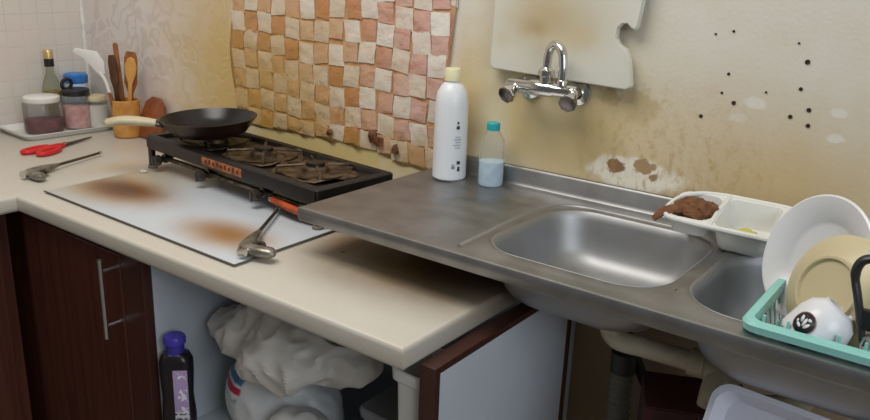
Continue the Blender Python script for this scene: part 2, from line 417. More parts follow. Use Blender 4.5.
for B, dp in ((B1, .104), (B2, .115)):
    o = wpart('bowl', bowl(B, dp), m_bowl, sk, True)
    md = o.modifiers.new('thick', 'SOLIDIFY'); md.thickness = .0015; md.offset = -1
    st = bmesh.new(); lathe([(0, .001), (.008, .002), (.010, 0), (.030, .0005), (.036, .003), (.040, .001)], 24, st, T((B[0]+(.03 if B is B1 else 0), B[1], SZ-dp-.002)))
    wpart('strainer', st, m_steel, sk, True, o)
# raised bead bordering bowl and drainboard
bead = smooth_path([(1.800, -.405, SZ), (1.796, -.30, SZ), (1.793, -.20, SZ), (1.800, -.105, SZ), (1.835, -.062, SZ), (1.92, -.052, SZ), (2.08, -.052, SZ)], 8)
wpart('bead', tube(bead, .0042, 8, flat=(1.2, .7)), m_bowl, sk, True)
# wall battens that carry the sink, and the packer on the worktop
m_pine = M('raw_pine', (150, 112, 70), .7, var=(30, (128, 90, 54)))
tag(fin('wall_batten', rbox((1.50, -.040, .052), (1.79, -.003, .0935), .002), m_pine), 'wooden batten on the wall under the drainboard', 'batten')
for x0, lb in ((1.53, 'small wooden packing block under the drainboard, nearer the stove'), (1.74, 'small wooden packing block under the drainboard, nearer the bowl')):
    tag(fin('packing_block', rbox((x0, -.20, .0008), (x0+.045, -.12, .0922), .002), m_pine), lb, 'wood block', 'packing blocks under the drainboard')

# ---------------------------------------------------------------- tile-print sheet behind the stove
def sheet_z(x):   # bottom edge of the sheet
    return .082 + .022*max(0, min(1, (1.36-x)/.10)) - .006*max(0, min(1, (1.0-x)/.2))
def grease(t, p, c, amount=1.0):
    x, y, z = t.sep(p)
    n = t.math('MULTIPLY', t.math('SUBTRACT', t.noise(p, 9, 4), .5), .35)
    g1 = t.math('MULTIPLY', t.ramp(t.math('ADD', x, n), 1.48, .86), t.ramp(t.math('ADD', z, n), .62, .16))
    g2 = t.math('MULTIPLY', t.ramp(t.math('ADD', z, n), .22, .08), .8)
    g_ = t.math('MAXIMUM', g1, g2)
    c = t.mix(t.math('MULTIPLY', g_, .80*amount), c, srgb(190, 150, 66))
    bl = t.math('MULTIPLY', t.ramp(t.noise(p, 38, 5, .7), .56, .70), t.ramp(t.math('ADD', z, n), .30, .12))
    bl = t.math('MULTIPLY', bl, t.ramp(x, 1.5, 1.2))
    return t.mix(t.math('MULTIPLY', bl, .7*amount), c, srgb(112, 62, 30))
def tilefn(dark):
    def fn(t, p, c, b):
        oi = t.new('ShaderNodeObjectInfo')
        rnd = oi.outputs['Random']
        if dark:
            c = t.mix(rnd, srgb(192, 122, 80), srgb(222, 190, 164))
            x, y, z = t.sep(p)
            c = t.mix(t.math('MULTIPLY', t.ramp(x, 1.15, 1.42), .8), c, srgb(216, 178, 168))
            streak = srgb(176, 78, 52)
        else:
            c = t.mix(rnd, srgb(236, 231, 222), srgb(222, 206, 188)); streak = srgb(196, 152, 128)
        mp = t.new('ShaderNodeMapping'); mp.inputs['Rotation'].default_value = (0, .7, 0); mp.inputs['Scale'].default_value = (14, 1, 48); t.link(p, mp.inputs[0])
        c = t.mix(t.math('MULTIPLY', t.ramp(t.noise(mp.outputs[0], 1, 5, .65, 1.2), .50, .72), .6 if dark else .45), c, streak)
        return grease(t, p, c)
    return fn
m_tl = M('printed_tile_cream', (225, 215, 200), .35, fn=tilefn(False), bump=(42, .7, .005))
m_td = M('printed_tile_rust', (200, 140, 105), .35, fn=tilefn(True), bump=(42, .7, .005))
def basefn(t, p, c, b): return grease(t, p, t.mix(t.ramp(t.noise(p, 30, 5), .4, .7), c, srgb(176, 124, 92)), 1.0)
m_ts = M('sheet_ground', (206, 160, 124), .4, fn=basefn, bump=(50, .4, .004))
sheet = thing('tile_print_sheet', 'crinkled adhesive sheet of cream and rust squares behind the stove', 'wall covering', (.74, -.001, .09))
TW = .0515
def edge_r(z): return 1.475+.10*(z-.30)
def edge_l(z): return .748+.012*math.sin(z*17)
nxs, nzs = 46, 34
bm = bmesh.new(); gv = []
for i in range(nxs+1):
    col_ = []
    for j in range(nzs+1):
        z = .08+(.62-.08)*j/nzs; x = edge_l(z)+(edge_r(z)-edge_l(z))*i/nxs
        zb = sheet_z(x)+.008*fbm((x, 0, 0), 30); z = zb+(.62-zb)*j/nzs
        y = -.0022 - .0018*max(0, fbm((x, 3, z), 18)) - (.010*max(0, 1-j/1.5)*max(0, fbm((x, 1, 0), 22)))
        if i == nxs: y -= .004
        col_.append(bm.verts.new((x, y, z)))
    gv.append(col_)
for i in range(nxs):
    for j in range(nzs): bm.faces.new((gv[i][j], gv[i+1][j], gv[i+1][j+1], gv[i][j+1]))
bs = wpart('backing', bm, m_ts, sheet, True)
md = bs.modifiers.new('thick', 'SOLIDIFY'); md.thickness = .0008
k = 0
for ci in range(-1, 16):
    for ri in range(-1, 11):
        cx = .752+TW*(ci+.5)+.004*math.sin(ri*1.3); cz = .095+TW*(ri+.5)+.006*math.sin(ci*.9)-.004*math.cos(ci*.5+ri)
        # pinwheel layout: rust squares smaller, pale ones larger
        dk = (ci+ri) % 2 == 0
        s = TW*(.450 if dk else .488)
        sr = max(0, min(1, (cx-1.2)/.2))
        x0, x1, z0, z1 = cx-s, cx+s, cz-s, cz+s
        x0 = max(x0, edge_l(cz)+.001); x1 = min(x1, edge_r(cz)-.002); z0 = max(z0, sheet_z(cx)+.006); z1 = min(z1, .618)
        if x1-x0 < .012 or z1-z0 < .012: continue
        bm = bmesh.new(); n = 4; rows = []
        jit = [random.uniform(-.0045, .0045) for _ in range(8)]
        for a in range(n+1):
            rw = []
            for b_ in range(n+1):
                u, v = a/n, b_/n
                x = x0+(x1-x0)*u + jit[0]*(1-v)+jit[1]*v; z = z0+(z1-z0)*v + jit[2]*(1-u)+jit[3]*u + .004*math.sin(PI*u)*(jit[4]*200)*.25
                e = min(u, 1-u, v, 1-v)
                y = -.0036 - (.0010 if e > .01 else 0) - .0045*abs(fbm((x*1.0, 5, z), 26)) - .002*abs(fbm((x+z, 9, z-x), 55))
                rw.append(bm.verts.new((x-cx, y, z-cz)))
            rows.append(rw)
        for a in range(n):
            for b_ in range(n): bm.faces.new((rows[a][b_], rows[a+1][b_], rows[a+1][b_+1], rows[a][b_+1]))
        # folded back rim gives the square its thickness
        rim = [rows[a][0] for a in range(n)]+[rows[n][a] for a in range(n)]+[rows[n-a][n] for a in range(n)]+[rows[0][n-a] for a in range(n)]
        back = [bm.verts.new((v.co.x, -.0024, v.co.z)) for v in rim]
        for a in range(len(rim)): j = (a+1) % len(rim); bm.faces.new((rim[a], back[a], back[j], rim[j]))
        bmesh.ops.recalc_face_normals(bm, faces=bm.faces)
        fin('tile', bm, m_td if dk else m_tl, sheet, True, (cx-.74, .001, cz-.09)); k += 1
# scorched curled scraps along the bottom edge
m_scorch = M('scorched_film', (122, 70, 36), .7, var=(60, (60, 34, 20)))
for x, z, s in ((1.12, .128, .010), (1.262, .140, .016), (1.285, .130, .013), (1.335, .118, .012)):
    bm = bmesh.new(); bmesh.ops.create_icosphere(bm, subdivisions=2, radius=s)
    for v in bm.verts: v.co *= .7+.9*abs(fbm(v.co+Vector((x, 0, z)), 70)); v.co.y *= .45
    fin('curl', bm, m_scorch, sheet, True, (x-.74, -.010, z-.09))

# ================================================================= STOVE AREA
def burn(t, p, c, b):
    f = t.blob(p, (.76, -.36, 0), (.24, .30, .1), .9, .2, 14)
    c = t.mix(t.math('MULTIPLY', f, .85), c, srgb(202, 190, 164))
    for cx, cy, rx, ry, dk_ in ((.845, -.425, .25, .135, 1.0), (1.262, -.460, .20, .108, .35)):
        f = t.blob(p, (cx, cy, 0), (rx, ry, .1), .98, .09, 16)
        c = t.mix(t.math('MULTIPLY', f, .95), c, srgb(160, 114, 46))
        f = t.blob(p, (cx, cy+.01, 0), (rx*.68, ry*.68, .1), .95, .09, 24)
        c = t.mix(t.math('MULTIPLY', f, dk_), c, srgb(98, 56, 26))
    sp = t.ramp(t.noise(p, 120, 3), .70, .74)
    return t.mix(t.math('MULTIPLY', sp, .4), c, srgb(120, 84, 50))
m_sheet = M('enamel_sheet', (194, 200, 207), .30, fn=burn)
bs_ = thing('hob_sheet', 'white glossy sheet with two burnt brown rings under the stove', 'splash sheet', (1.065, -.33, 0))
wpart('plate', prism([(.722, -.545), (1.408, -.556), (1.402, -.03), (.70, -.03)], .0008, .005, .0012), m_sheet, bs_, True)
m_trim = M('dark_rubber', (88, 80, 70), .6)
def strip(a, b): return tube([a, b], .0018, 6)
wpart('edge_trim', strip((.720, -.546, .0042), (1.409, -.557, .0042)), m_trim, bs_, True)
wpart('edge_trim', strip((1.409, -.557, .0042), (1.403, -.03, .0042)), m_trim, bs_, True)
tag(fin('foil_scrap', (lambda bm: (bmesh.ops.create_icosphere(bm, subdivisions=2, radius=.011), [setattr(v, 'co', Vector((v.co.x*1.3, v.co.y, v.co.z*.35))*(.8+.6*abs(fbm(v.co, 90)))) for v in bm.verts], bm)[2])(bmesh.new()), M('white_scrap', (220, 212, 196), .5), loc=(.735, -.295, .008)), 'small pale scrap on the hob sheet beside the stove leg', 'scrap')

m_blk = M('black_enamel', (17, 15, 14), .42, var=(50, (26, 21, 18)))
m_brn = M('burnt_aluminium', (112, 94, 72), .5, .6, var=(30, (42, 30, 22)), bump=(60, .4))
m_chr = M('chrome', (210, 208, 204), .14, 1.0)
m_dchr = M('tarnished_metal', (120, 108, 94), .35, .9, var=(60, (60, 48, 36)))
m_org = M('orange_rubber', (196, 84, 36), .5, var=(30, (150, 60, 28)))
m_stk = M('orange_sticker', (182, 108, 60), .5, var=(70, (96, 58, 40)))
st = thing('gas_stove', 'low black three-burner tabletop gas stove with burnt pan rests', 'stove', (1.052, -.178, .0055), (0, 0, math.radians(-5.0)))
HX, HY, ZT = .343, .112, .0865
bm = bmesh.new()
loft([rr3(0, 0, HX, HY, .006, ZT-.030, 3), rr3(0, 0, HX, HY, .006, ZT-.003, 3), rr3(0, 0, HX-.003, HY-.003, .006, ZT, 3), rr3(0, 0, HX-.020, HY-.020, .006, ZT, 3), rr3(0, 0, HX-.024, HY-.024, .006, ZT-.010, 3)], True, True, bm)
fin('frame', bm, m_blk, st)
for sx in (-1, 1):
    for sy in (-1, 1):
        bm = rbox((sx*(HX-.010)-.009, sy*(HY-.010)-.006, .004), (sx*(HX-.010)+.009, sy*(HY-.010)+.006, ZT-.029), .0015)
        lg = fin('leg', bm, m_blk, st)
        fin('rubber_foot', lathe([(0, 0), (.012, 0), (.013, .003), (.011, .007), (0, .007)], 14), M('grey_rubber', (120, 112, 100), .7), lg, True, (sx*(HX-.010), sy*(HY-.010), 0))
# bent front guard strips with sticker
fin('front_panel', rbox((-HX+.03, -HY-.003, ZT-.032), (HX-.004, -HY-.0006, ZT-.002), .001), m_blk, st)
sk1 = fin('sticker', rbox((-.075, -HY-.0040, ZT-.026), (.085, -HY-.0032, ZT-.006), .0003), m_stk, st)
for i in range(9):   # worn dark lettering on the sticker
    x = -.062+i*.016; fin('letter', rbox((x, -HY-.0046, ZT-.020), (x+.007, -HY-.0041, ZT-.012+.003*(i % 2)), .0002), M('sticker_ink', (84, 36, 22), .6), sk1)
# gas rail, valves, knobs
fin('gas_rail', tube([(-.30, -HY+.022, .032), (.28, -HY+.022, .032)], .0060, 12), m_dchr, st)
def valve(x):
    vv = fin('valve', lathe([(0, -.016), (.009, -.016), (.009, -.004), (.012, -.003), (.012, .006), (.008, .008), (.008, .016), (0, .016)], 14), m_dchr, st, True, (x, -HY+.022, .032), (PI/2, 0, 0))
    fin('feed_pipe', tube(smooth_path([(x, -HY+.026, .034), (x+.01, -HY+.05, .038), (x+.01, -.02, .038)], 4), .0045, 8), m_dchr, st)
    kb = lathe([(0, .0), (.013, .0), (.014, .003), (.0125, .016), (.010, .018), (0, .018)], 18)
    box(kb, (-.0022, -.012, .017), (.0022, .012, .0215), .0008)
    fin('knob', kb, M('smoky_knob', (86, 80, 74), .25, .6), st, True, (x, -HY+.004, .030), (PI/2, 0, 0))
for x in (-.285, -.085, .135): valve(x)
fin('hose_barb', lathe([(0, 0), (.007, 0), (.008, .006), (.006, .008), (.008, .014), (.006, .016), (.007, .024), (0, .024)], 12), m_chr, st, True, (.17, -HY+.012, .028), (0, PI/2, 0))
fin('gas_hose', tube(smooth_path([(.180, -HY+.012, .028), (.24, -HY+.004, .027), (.30, -HY+.008, .024), (.38, -HY+.04, .018)], 6), .0085, 12), m_org, st)
fin('lower_shelf', rbox((-HX+.02, -HY+.05, .046), (HX-.02, HY-.01, .049), .0005), m_blk, st)
for bi, x in enumerate((-.19, .015, .205)):
    br = fin('burner', lathe([(0, -.004), (.070, -.004), (.078, .001), (.080, .004), (.072, .002), (.050, .000), (.032, .001), (.030, .010), (.022, .014), (.0, .015)], 28), m_brn, st, True, (x, 0, ZT-.006))
    fin('cap', lathe([(0, .010), (.021, .010), (.022, .0), (.0, .0)], 20), m_blk, br, True, (0, 0, .012))
    for k in range(4):
        a = k*PI/2+PI/4+.1*bi
        bm = bmesh.new(); path = [(.088*math.cos(a), .088*math.sin(a), .002), (.086*math.cos(a), .086*math.sin(a), .014), (.026*math.cos(a), .026*math.sin(a), .0165)]
        fin('pan_rest', tube(path, [.0035, .004, .003], 6, bm), m_brn if bi else m_blk, br)
    # crumpled foil liner round the burner
    bm = bmesh.new(); rows = []
    for a in range(25):
        rr = []
        for q in range(5):
            an = 2*PI*a/24; rad = .050+q*.012*(1+.15*math.sin(5*an))
            rr.append(bm.verts.new((rad*math.cos(an)*1.05, rad*.92*math.sin(an), .001+.012*abs(fbm((rad*math.cos(an)+bi, rad*math.sin(an), bi), 28))*(q/4+.3))))
        rows.append(rr)
    for a in range(24):
        for q in range(4): bm.faces.new((rows[a][q], rows[a+1][q], rows[a+1][q+1], rows[a][q+1]))
    bmesh.ops.remove_doubles(bm, verts=bm.verts, dist=1e-5); bmesh.ops.recalc_face_normals(bm, faces=bm.faces)
    fo = fin('foil_liner', bm, m_brn, br, True, (0, 0, -.002)); mdl = fo.modifiers.new('t', 'SOLIDIFY'); mdl.thickness = .0006

# frying pan
m_pan = M('pan_nonstick', (20, 20, 24), .30, spec=.5)
m_pano = M('pan_enamel_maroon', (48, 24, 22), .35, var=(30, (26, 18, 16)))
m_hand = M('cream_plastic', (206, 196, 168), .45, var=(20, (186, 172, 138)))
PC = (.872, -.186, .1125)
pan = thing('frying_pan', 'black frying pan with a cream handle on the stove', 'pan', PC, (math.radians(2), math.radians(-1), 0))
fin('pan_outer', lathe([(0, 0), (.078, 0), (.090, .004), (.104, .020), (.119, .041), (.1205, .042)], 48), m_pano, pan)
fin('pan_inner', lathe([(.1205, .042), (.118, .0425), (.102, .022), (.088, .007), (.078, .004), (0, .004)], 48), m_pan, pan)
ha = math.radians(226)
hd_ = Vector((math.cos(ha), math.sin(ha), 0))
fin('bracket', tube([hd_*.108+V(0, 0, .024), hd_*.122+V(0, 0, .028), hd_*.136+V(0, 0, .031)], [.011, .010, .009], 10, flat=(1.2, .7)), m_pano, pan)
pth = smooth_path([hd_*.128+V(0, 0, .030), hd_*.165+V(0, 0, .036), hd_*.205+V(0, 0, .039), hd_*.25+V(0, 0, .034)], 5)
fin('handle', tube(pth, [.0125+.0035*math.sin(i/(len(pth)-1)*PI*.9) for i in range(len(pth)-1)]+[.007], 14, flat=(1.1, .75)), m_hand, pan)

# gun lighters
m_lg = M('lighter_grey', (150, 146, 136), .32, .7, var=(60, (112, 106, 96)))
m_lr = M('lighter_rod', (96, 88, 78), .35, .8)
def lighter(label, loc, ang, side, sc_=1.0):
    t = thing('gas_lighter', label, 'lighter', loc, (0, 0, ang), 'gun gas lighters on the worktop'); t.scale = (sc_,)*3
    fin('barrel', tube([(.0, 0, .012), (.13, 0, .010), (.165, 0, .010)], [.0042, .0036, .0036], 10), m_lr, t)
    fin('tip', tube([(.163, 0, .010), (.172, 0, .010)], .0046, 10), m_chr, t)
    fin('body', tube([(-.105, 0, .013), (-.09, 0, .0135), (-.05, 0, .013), (-.015, 0, .012), (.004, 0, .012)], [.010, .0135, .0125, .009, .006], 12, flat=(1.1, .85)), m_lg, t)
    fin('grip', tube([(-.092, side*.004, .0125), (-.104, side*.03, .0125), (-.110, side*.052, .0125), (-.111, side*.060, .0125)], [.0125, .0130, .0125, .008], 12, flat=(1.15, .85)), m_lg, t)
    fin('trigger', tube(smooth_path([(-.055, side*.008, .012), (-.060, side*.024, .012), (-.072, side*.030, .012)], 4), .0045, 8), m_lr, t)
    fin('end_cap', tube([(-.105, 0, .013), (-.116, 0, .013)], .0105, 12), m_chr, t)
    return t
def ang(a, b): return math.atan2(b[1]-a[1], b[0]-a[0])
lighter('grey gun lighter on the bare worktop beside the red scissors', (.546, -.421, .0005), ang((.575, -.505), (.489, -.264)), -1, .97)
lighter('grey gun lighter lying across the front corner of the hob sheet', (1.335, -.435, .0068), ang((1.40, -.53), (1.245, -.302)), -1)

# red scissors
m_red = M('red_plastic', (206, 26, 30), .35)
sc = thing('scissors', 'red handled kitchen scissors lying on the worktop', 'scissors', (.325, -.292, .0005), (0, 0, ang((.352, -.36), (.284, -.182)))); sc.scale = (1.15, 1.3, 1.1)
def ring(cx, cy, a, b, rot):
    p = []
    for i in range(20):
        th = 2*PI*i/20; x, y = a*math.cos(th), b*math.sin(th)
        p.append((cx+x*math.cos(rot)-y*math.sin(rot), cy+x*math.sin(rot)+y*math.cos(rot), .0065))
    return tube(p, .0062, 8, closed=True)
for s in (-1, 1):
    hd2 = fin('handle', ring(-.058, s*.0165, .036, .0125, s*-.12), m_red, sc)
    fin('shank', tube([(-.026, s*.010, .0065), (.0, s*.004, .0065), (.018, 0, .0065)], [.0075, .0075, .005], 8, flat=(1, .7)), m_red, hd2)
    fin('blade', prism([(.0, -.008), (.012, .007), (.09, .003), (.118, s*.001), (.09, -.003)], .005+s*.0008-.0008, .0065+s*.0008-.0008), M('dark_blade', (92, 84, 80), .3, .9), sc)
fin('pivot', lathe([(0, 0), (.005, 0), (.004, .003), (0, .003)], 12), m_chr, sc, True, (.018, 0, .008))

# ================================================================= CORNER ITEMS
m_wpl = M('white_plastic', (226, 226, 222), .38)
TR = thing('serving_tray', 'white plastic tray holding the jars in the corner', 'tray', (.108, -.178, .0008), (0, 0, math.radians(-3)))
bm = loft([rr3(0, 0, .086, .128, .02, .0, 5), rr3(0, 0, .096, .138, .024, .016, 5), rr3(0, 0, .101, .143, .027, .018, 5), rr3(0, 0, .101, .143, .027, .0155, 5), rr3(0, 0, .098, .140, .026, .0150, 5)], True, False)
fin('tray_shell', bm, m_wpl, TR)
fin('tray_floor', loft([rr3(0, 0, .0945, .1365, .024, .0165, 5), rr3(0, 0, .086, .128, .02, .004, 5), rr3(0, 0, .085, .127, .02, .0035, 5)], False, True), m_wpl, TR)
m_glass = M('jar_glass', (236, 240, 240), .06, trans=.9, ior=1.3, alpha=.55)
def jar(label, loc, r, h, lidmat, fillmat, fillh, knob=False, lidname='lid', fillr=None):
    t = thing('storage_jar', label, 'jar', loc, (0, 0, 0), 'storage jars on the corner tray')
    fin('glass_body', lathe([(0, 0), (r*.93, 0), (r, .006), (r, h*.80), (r*.93, h*.88), (r*.80, h*.90), (r*.80, h*.96)], 28), m_glass, t)
    fr = fillr or r*.93
    fin('contents', lathe([(0, .004), (fr*.96, .004), (fr, .009), (fr, fillh), (fr*.6, fillh+.003), (0, fillh+.004)], 24), fillmat, t)
    ld = fin('lid', lathe([(r*.84, h*.86), (r*.90, h*.86), (r*.93, h*.88), (r*.93, h*1.0), (r*.86, h*1.03), (0, h*1.035)], 28), lidmat, t)
    if knob: fin('ring_pull', tube([(0.004*math.sin(a), .016*math.cos(a), h*1.035+.014+.016*math.sin(a)) for a in [2*PI*i/18 for i in range(18)]], .0055, 8, closed=True), lidmat, ld, True, (-.012, -.02, 0))
    return t
def flt(c1, c2): return dict(var=(80, c2), bump=(150, .5))
m_mar = M('maroon_powder', (92, 34, 42), .6, var=(30, (130, 66, 70)))
m_pnk = M('pink_salt', (222, 176, 172), .7, var=(60, (200, 140, 140)))
m_wht = M('white_sugar', (232, 228, 218), .8)
m_bkl = M('black_lid', (34, 32, 34), .35)
m_crl = M('cream_lid', (222, 208, 170), .45)
TZ = .0055
jar('wide glass jar of dark maroon contents with a white lid', (.112, -.222, TZ), .056, .108, M('white_lid', (232, 230, 226), .4), m_mar, .040)
jar('glass jar of pink contents with a black ring-pull lid', (.124, -.118, TZ), .044, .120, m_bkl, m_pnk, .072, True)
jar('small glass jar of white contents with a cream lid', (.150, -.046-.022, TZ), .034, .098, m_crl, m_wht, .070)
# oil bottle
m_ogl = M('bottle_glass', (196, 204, 176), .08, trans=.85, ior=1.3, alpha=.6)
ob = thing('oil_bottle', 'glass oil bottle with gold and black cap behind the jars', 'bottle', (.052, -.155, TZ))
fin('glass_body', lathe([(0, 0), (.026, 0), (.028, .004), (.028, .120), (.024, .140), (.012, .168), (.011, .205)], 24), m_ogl, ob)
fin('oil', lathe([(0, .004), (.0255, .004), (.0262, .112), (0, .112)], 24), M('olive_oil', (168, 138, 34), .2), ob)
fin('cap', lathe([(.0125, .188), (.0145, .188), (.0145, .212), (.012, .213)], 20), M('black_cap', (28, 26, 24), .4), ob)
fin('cap_top', lathe([(.0145, .2125), (.0145, .236), (.012, .239), (0, .239)], 20), M('gold_cap', (206, 182, 126), .35, .6), ob)
# blue and white tub
bt = thing('blue_tub', 'small white tub with blue lid beside the oil bottle', 'tub', (.040, -.066, TZ))
fin('body', lathe([(0, 0), (.030, 0), (.033, .004), (.034, .13), (.030, .134)], 24), M('tub_white', (206, 222, 232), .4), bt)
fin('lid', lathe([(.0345, .128), (.036, .130), (.036, .154), (.032, .158), (0, .159)], 24), M('tub_blue', (44, 116, 200), .4, var=(40, (70, 140, 214))), bt)
fin('band', lathe([(.0346, .096), (.0352, .096), (.0352, .112), (.0346, .112)], 24), M('tub_teal', (96, 176, 190), .4), bt)

# utensil holder
m_bam = M('bamboo', (206, 150, 78), .45, fn=lambda t, p, c, b: t.mix(t.ramp(t.noise(p, 18, 4), .4, .7), c, srgb(182, 122, 56)))
HL = (.318, -.070, .0006)
uh = thing('utensil_holder', 'bamboo holder full of utensils standing by the corner', 'holder', HL)
fin('cup', lathe([(0, 0), (.036, 0), (.040, .004), (.042, .05), (.040, .112), (.038, .114), (.035, .112), (.037, .05), (.035, .010), (0, .010)], 32), m_bam, uh)
def blade_obj(name, label, cat, outline, th, mat, loc, rot, group='utensils in the bamboo holder'):
    o = fin(name, prism(outline, -th/2, th/2, th*.3, 2, T(rot=(PI/2, 0, 0))), mat, None, True, loc, rot); tag(o, label, cat, group); return o
m_wood1 = M('brown_wood', (156, 100, 52), .5, var=(40, (126, 76, 38)))
m_wood2 = M('dark_wood', (92, 58, 34), .5, var=(40, (70, 42, 26)))
m_wood3 = M('red_wood', (150, 84, 48), .5, var=(30, (122, 66, 36)))
def paddle(w0, w1, h0, h1):
    return [(-w0, 0), (w0, 0), (w0, h0), (w1, h0+.03), (w1*1.02, h1-.02), (w1*.7, h1), (-w1*.7, h1), (-w1*1.02, h1-.02), (-w1, h0+.03), (-w0, h0)]
blade_obj('wooden_spatula', 'broad brown wooden spatula, tallest in the bamboo holder', 'spatula', paddle(.008, .022, .12, .245), .006, m_wood1, (HL[0]+.010, HL[1]+.004, .014), (math.radians(-3), math.radians(3), math.radians(20)))
blade_obj('wooden_paddle', 'dark brown slim wooden paddle in the bamboo holder', 'paddle', paddle(.007, .013, .13, .235), .006, m_wood2, (HL[0]-.010, HL[1]-.014, .014), (math.radians(2), math.radians(-2), math.radians(30)))
blade_obj('wooden_stick', 'narrow flat wooden stick at the left of the bamboo holder', 'stick', [(-.008, 0), (.008, 0), (.0075, .262), (.004, .268), (-.004, .268), (-.0075, .262)], .006, m_wood1, (HL[0]-.022, HL[1]+.010, .014), (math.radians(0), math.radians(-3), math.radians(35)))
blade_obj('wooden_spoon', 'pale wooden spoon with rounded tip in the bamboo holder', 'spoon', [(-.005, 0), (.005, 0), (.006, .15), (.016, .18), (.018, .205), (.011, .226), (0, .232), (-.011, .226), (-.018, .205), (-.016, .18), (-.006, .15)], .007, m_bam, (HL[0]+.020, HL[1]-.008, .014), (math.radians(-2), math.radians(5), math.radians(35)))
# white plastic turner with brown handle, leaning left
tn = thing('plastic_turner', 'white plastic turner with brown handle leaning out of the bamboo holder', 'turner', (HL[0]-.004, HL[1]-.020, .016), (math.radians(4), math.radians(-10), math.radians(38)), 'utensils in the bamboo holder')
fin('handle', tube([(0, 0, 0), (0, 0, .06), (0, 0, .125)], [.006, .009, .007], 10, flat=(1, .7)), m_wood3, tn)
fin('neck', tube(smooth_path([(0, 0, .12), (-.002, 0, .16), (-.012, 0, .19)], 4), .0055, 10), m_wpl, tn)
fin('head', prism([(-.014, .178), (.004, .180), (.010, .215), (-.002, .248), (-.062, .268), (-.072, .258), (-.048, .238), (-.030, .208)], -.003, .003, .0012, 2, T(rot=(PI/2, 0, 0))), m_wpl, tn)
# wooden chopping board leaning on the wall behind the holder
wbd = thing('wooden_board', 'small reddish wooden board leaning on the wall behind the bamboo holder', 'board', (.398, -.052, .001), (math.radians(-18), 0, 0))
bm = prism([(-.055, 0), (.055, 0), (.058, .06), (.045, .105), (.018, .128), (-.018, .130), (-.045, .112), (-.058, .06)], -.007, .007, .003, 2, T(rot=(PI/2, 0, 0)))
fin('slab', bm, m_wood3, wbd)

# ================================================================= ON THE SINK WALL
m_cb = M('cutting_board_plastic', (224, 224, 214), .42, var=(5, (216, 214, 200)), spots=[
    dict(c=(1.73, 0, .45), r=(.19, .2, .11), col=(190, 166, 116), k=.8, soft=.98, ns=10, nz=.25),
    dict(c=(1.70, 0, .43), r=(.05, .2, .03), col=(170, 136, 84), k=.45, soft=.95, ns=20),
    dict(c=(1.80, 0, .42), r=(.05, .2, .04), col=(206, 184, 134), k=.5, soft=.95, ns=16),
    dict(c=(1.62, 0, .40), r=(.03, .2, .03), col=(206, 190, 150), k=.4, soft=.95, ns=16)])
out = [(1.606, .340), (1.900, .331), (1.910, .337), (1.911, .342), (1.903, .385), (1.893, .405), (1.879, .413), (1.872, .425), (1.873, .442), (1.880, .450), (1.890, .451), (1.900, .443), (1.907, .441), (1.911, .448), (1.917, .50), (1.918, .60), (1.912, .608), (1.612, .612), (1.604, .606), (1.598, .348)]
cbx = thing('cutting_board', 'white stained plastic cutting board with a notch, standing behind the tap', 'cutting board', (1.75, -.020, .338))
bm = bmesh.new(); vs = [bm.verts.new((x-1.75, -.007, z-.338)) for x, z in out]; f = bm.faces.new(vs)
r = bmesh.ops.extrude_face_region(bm, geom=[f]); nv = [g for g in r['geom'] if isinstance(g, bmesh.types.BMVert)]
bmesh.ops.translate(bm, vec=(0, .014, 0), verts=nv); bmesh.ops.recalc_face_normals(bm, faces=bm.faces)
bmesh.ops.bevel(bm, geom=[e for e in bm.edges if abs(e.verts[0].co.y-e.verts[1].co.y) < 1e-4], offset=.002, segments=2, affect='EDGES')
fin('slab', bm, m_cb, cbx)
# wall mixer tap
tp = thing('mixer_tap', 'chrome wall mixer tap with two handles and swan neck spout', 'tap', (1.741, 0, .318))
for sx in (-1, 1):
    x = sx*.054
    fin('wall_flange', lathe([(0, 0), (.026, 0), (.024, .006), (.014, .010), (.012, .012)], 24), m_chr, tp, True, (x, -.001, -.008), (PI/2, 0, 0))
    fin('inlet', tube([(x, -.006, -.008), (x, -.05, 0)], .011, 14), m_chr, tp)
    fin('union_nut', lathe([(.013, 0), (.0165, .001), (.0165, .013), (.013, .014)], 6), m_chr, tp, True, (x, -.036, -.003), (PI/2, 0, 0))
    hdl = fin('handle', lathe([(0, 0), (.0105, 0), (.0105, .006), (.0085, .009), (.0125, .018), (.0185, .033), (.0180, .036)], 8), m_chr, tp, True, (x+(.018 if sx > 0 else .0), -.062, -.001), (PI/2+.45, 0, -.15+.3*(sx > 0)))
    fin('handle_end', lathe([(.0178, .0355), (.0172, .0385), (.010, .040), (0, .0405)], 8), M('smoked_chrome', (120, 114, 110), .25, 1.0), hdl, True)
fin('body', lathe([(.0, -.076), (.011, -.076), (.0125, -.070), (.0125, -.030), (.015, -.024), (.0165, 0), (.015, .024), (.0125, .030), (.0125, .070), (.011, .076), (0, .076)], 20), m_chr, tp, True, (0, -.058, 0), (0, PI/2, 0))
fin('spout_base', lathe([(.013, 0), (.013, .016), (.0165, .018), (.0165, .028), (.010, .034), (0, .035)], 20), m_chr, tp, True, (.008, -.058, .008))
sp = smooth_path([(.008, -.058, .03), (.008, -.058, .056), (.014, -.060, .078), (.030, -.066, .087), (.046, -.073, .076), (.052, -.076, .052), (.053, -.077, .022)], 7)
fin('spout', tube(sp, .0086, 14), m_chr, tp)
fin('aerator', lathe([(0, 0), (.0095, 0), (.0100, .012), (.0085, .014)], 16), m_chr, tp, True, (.053, -.077, .010))

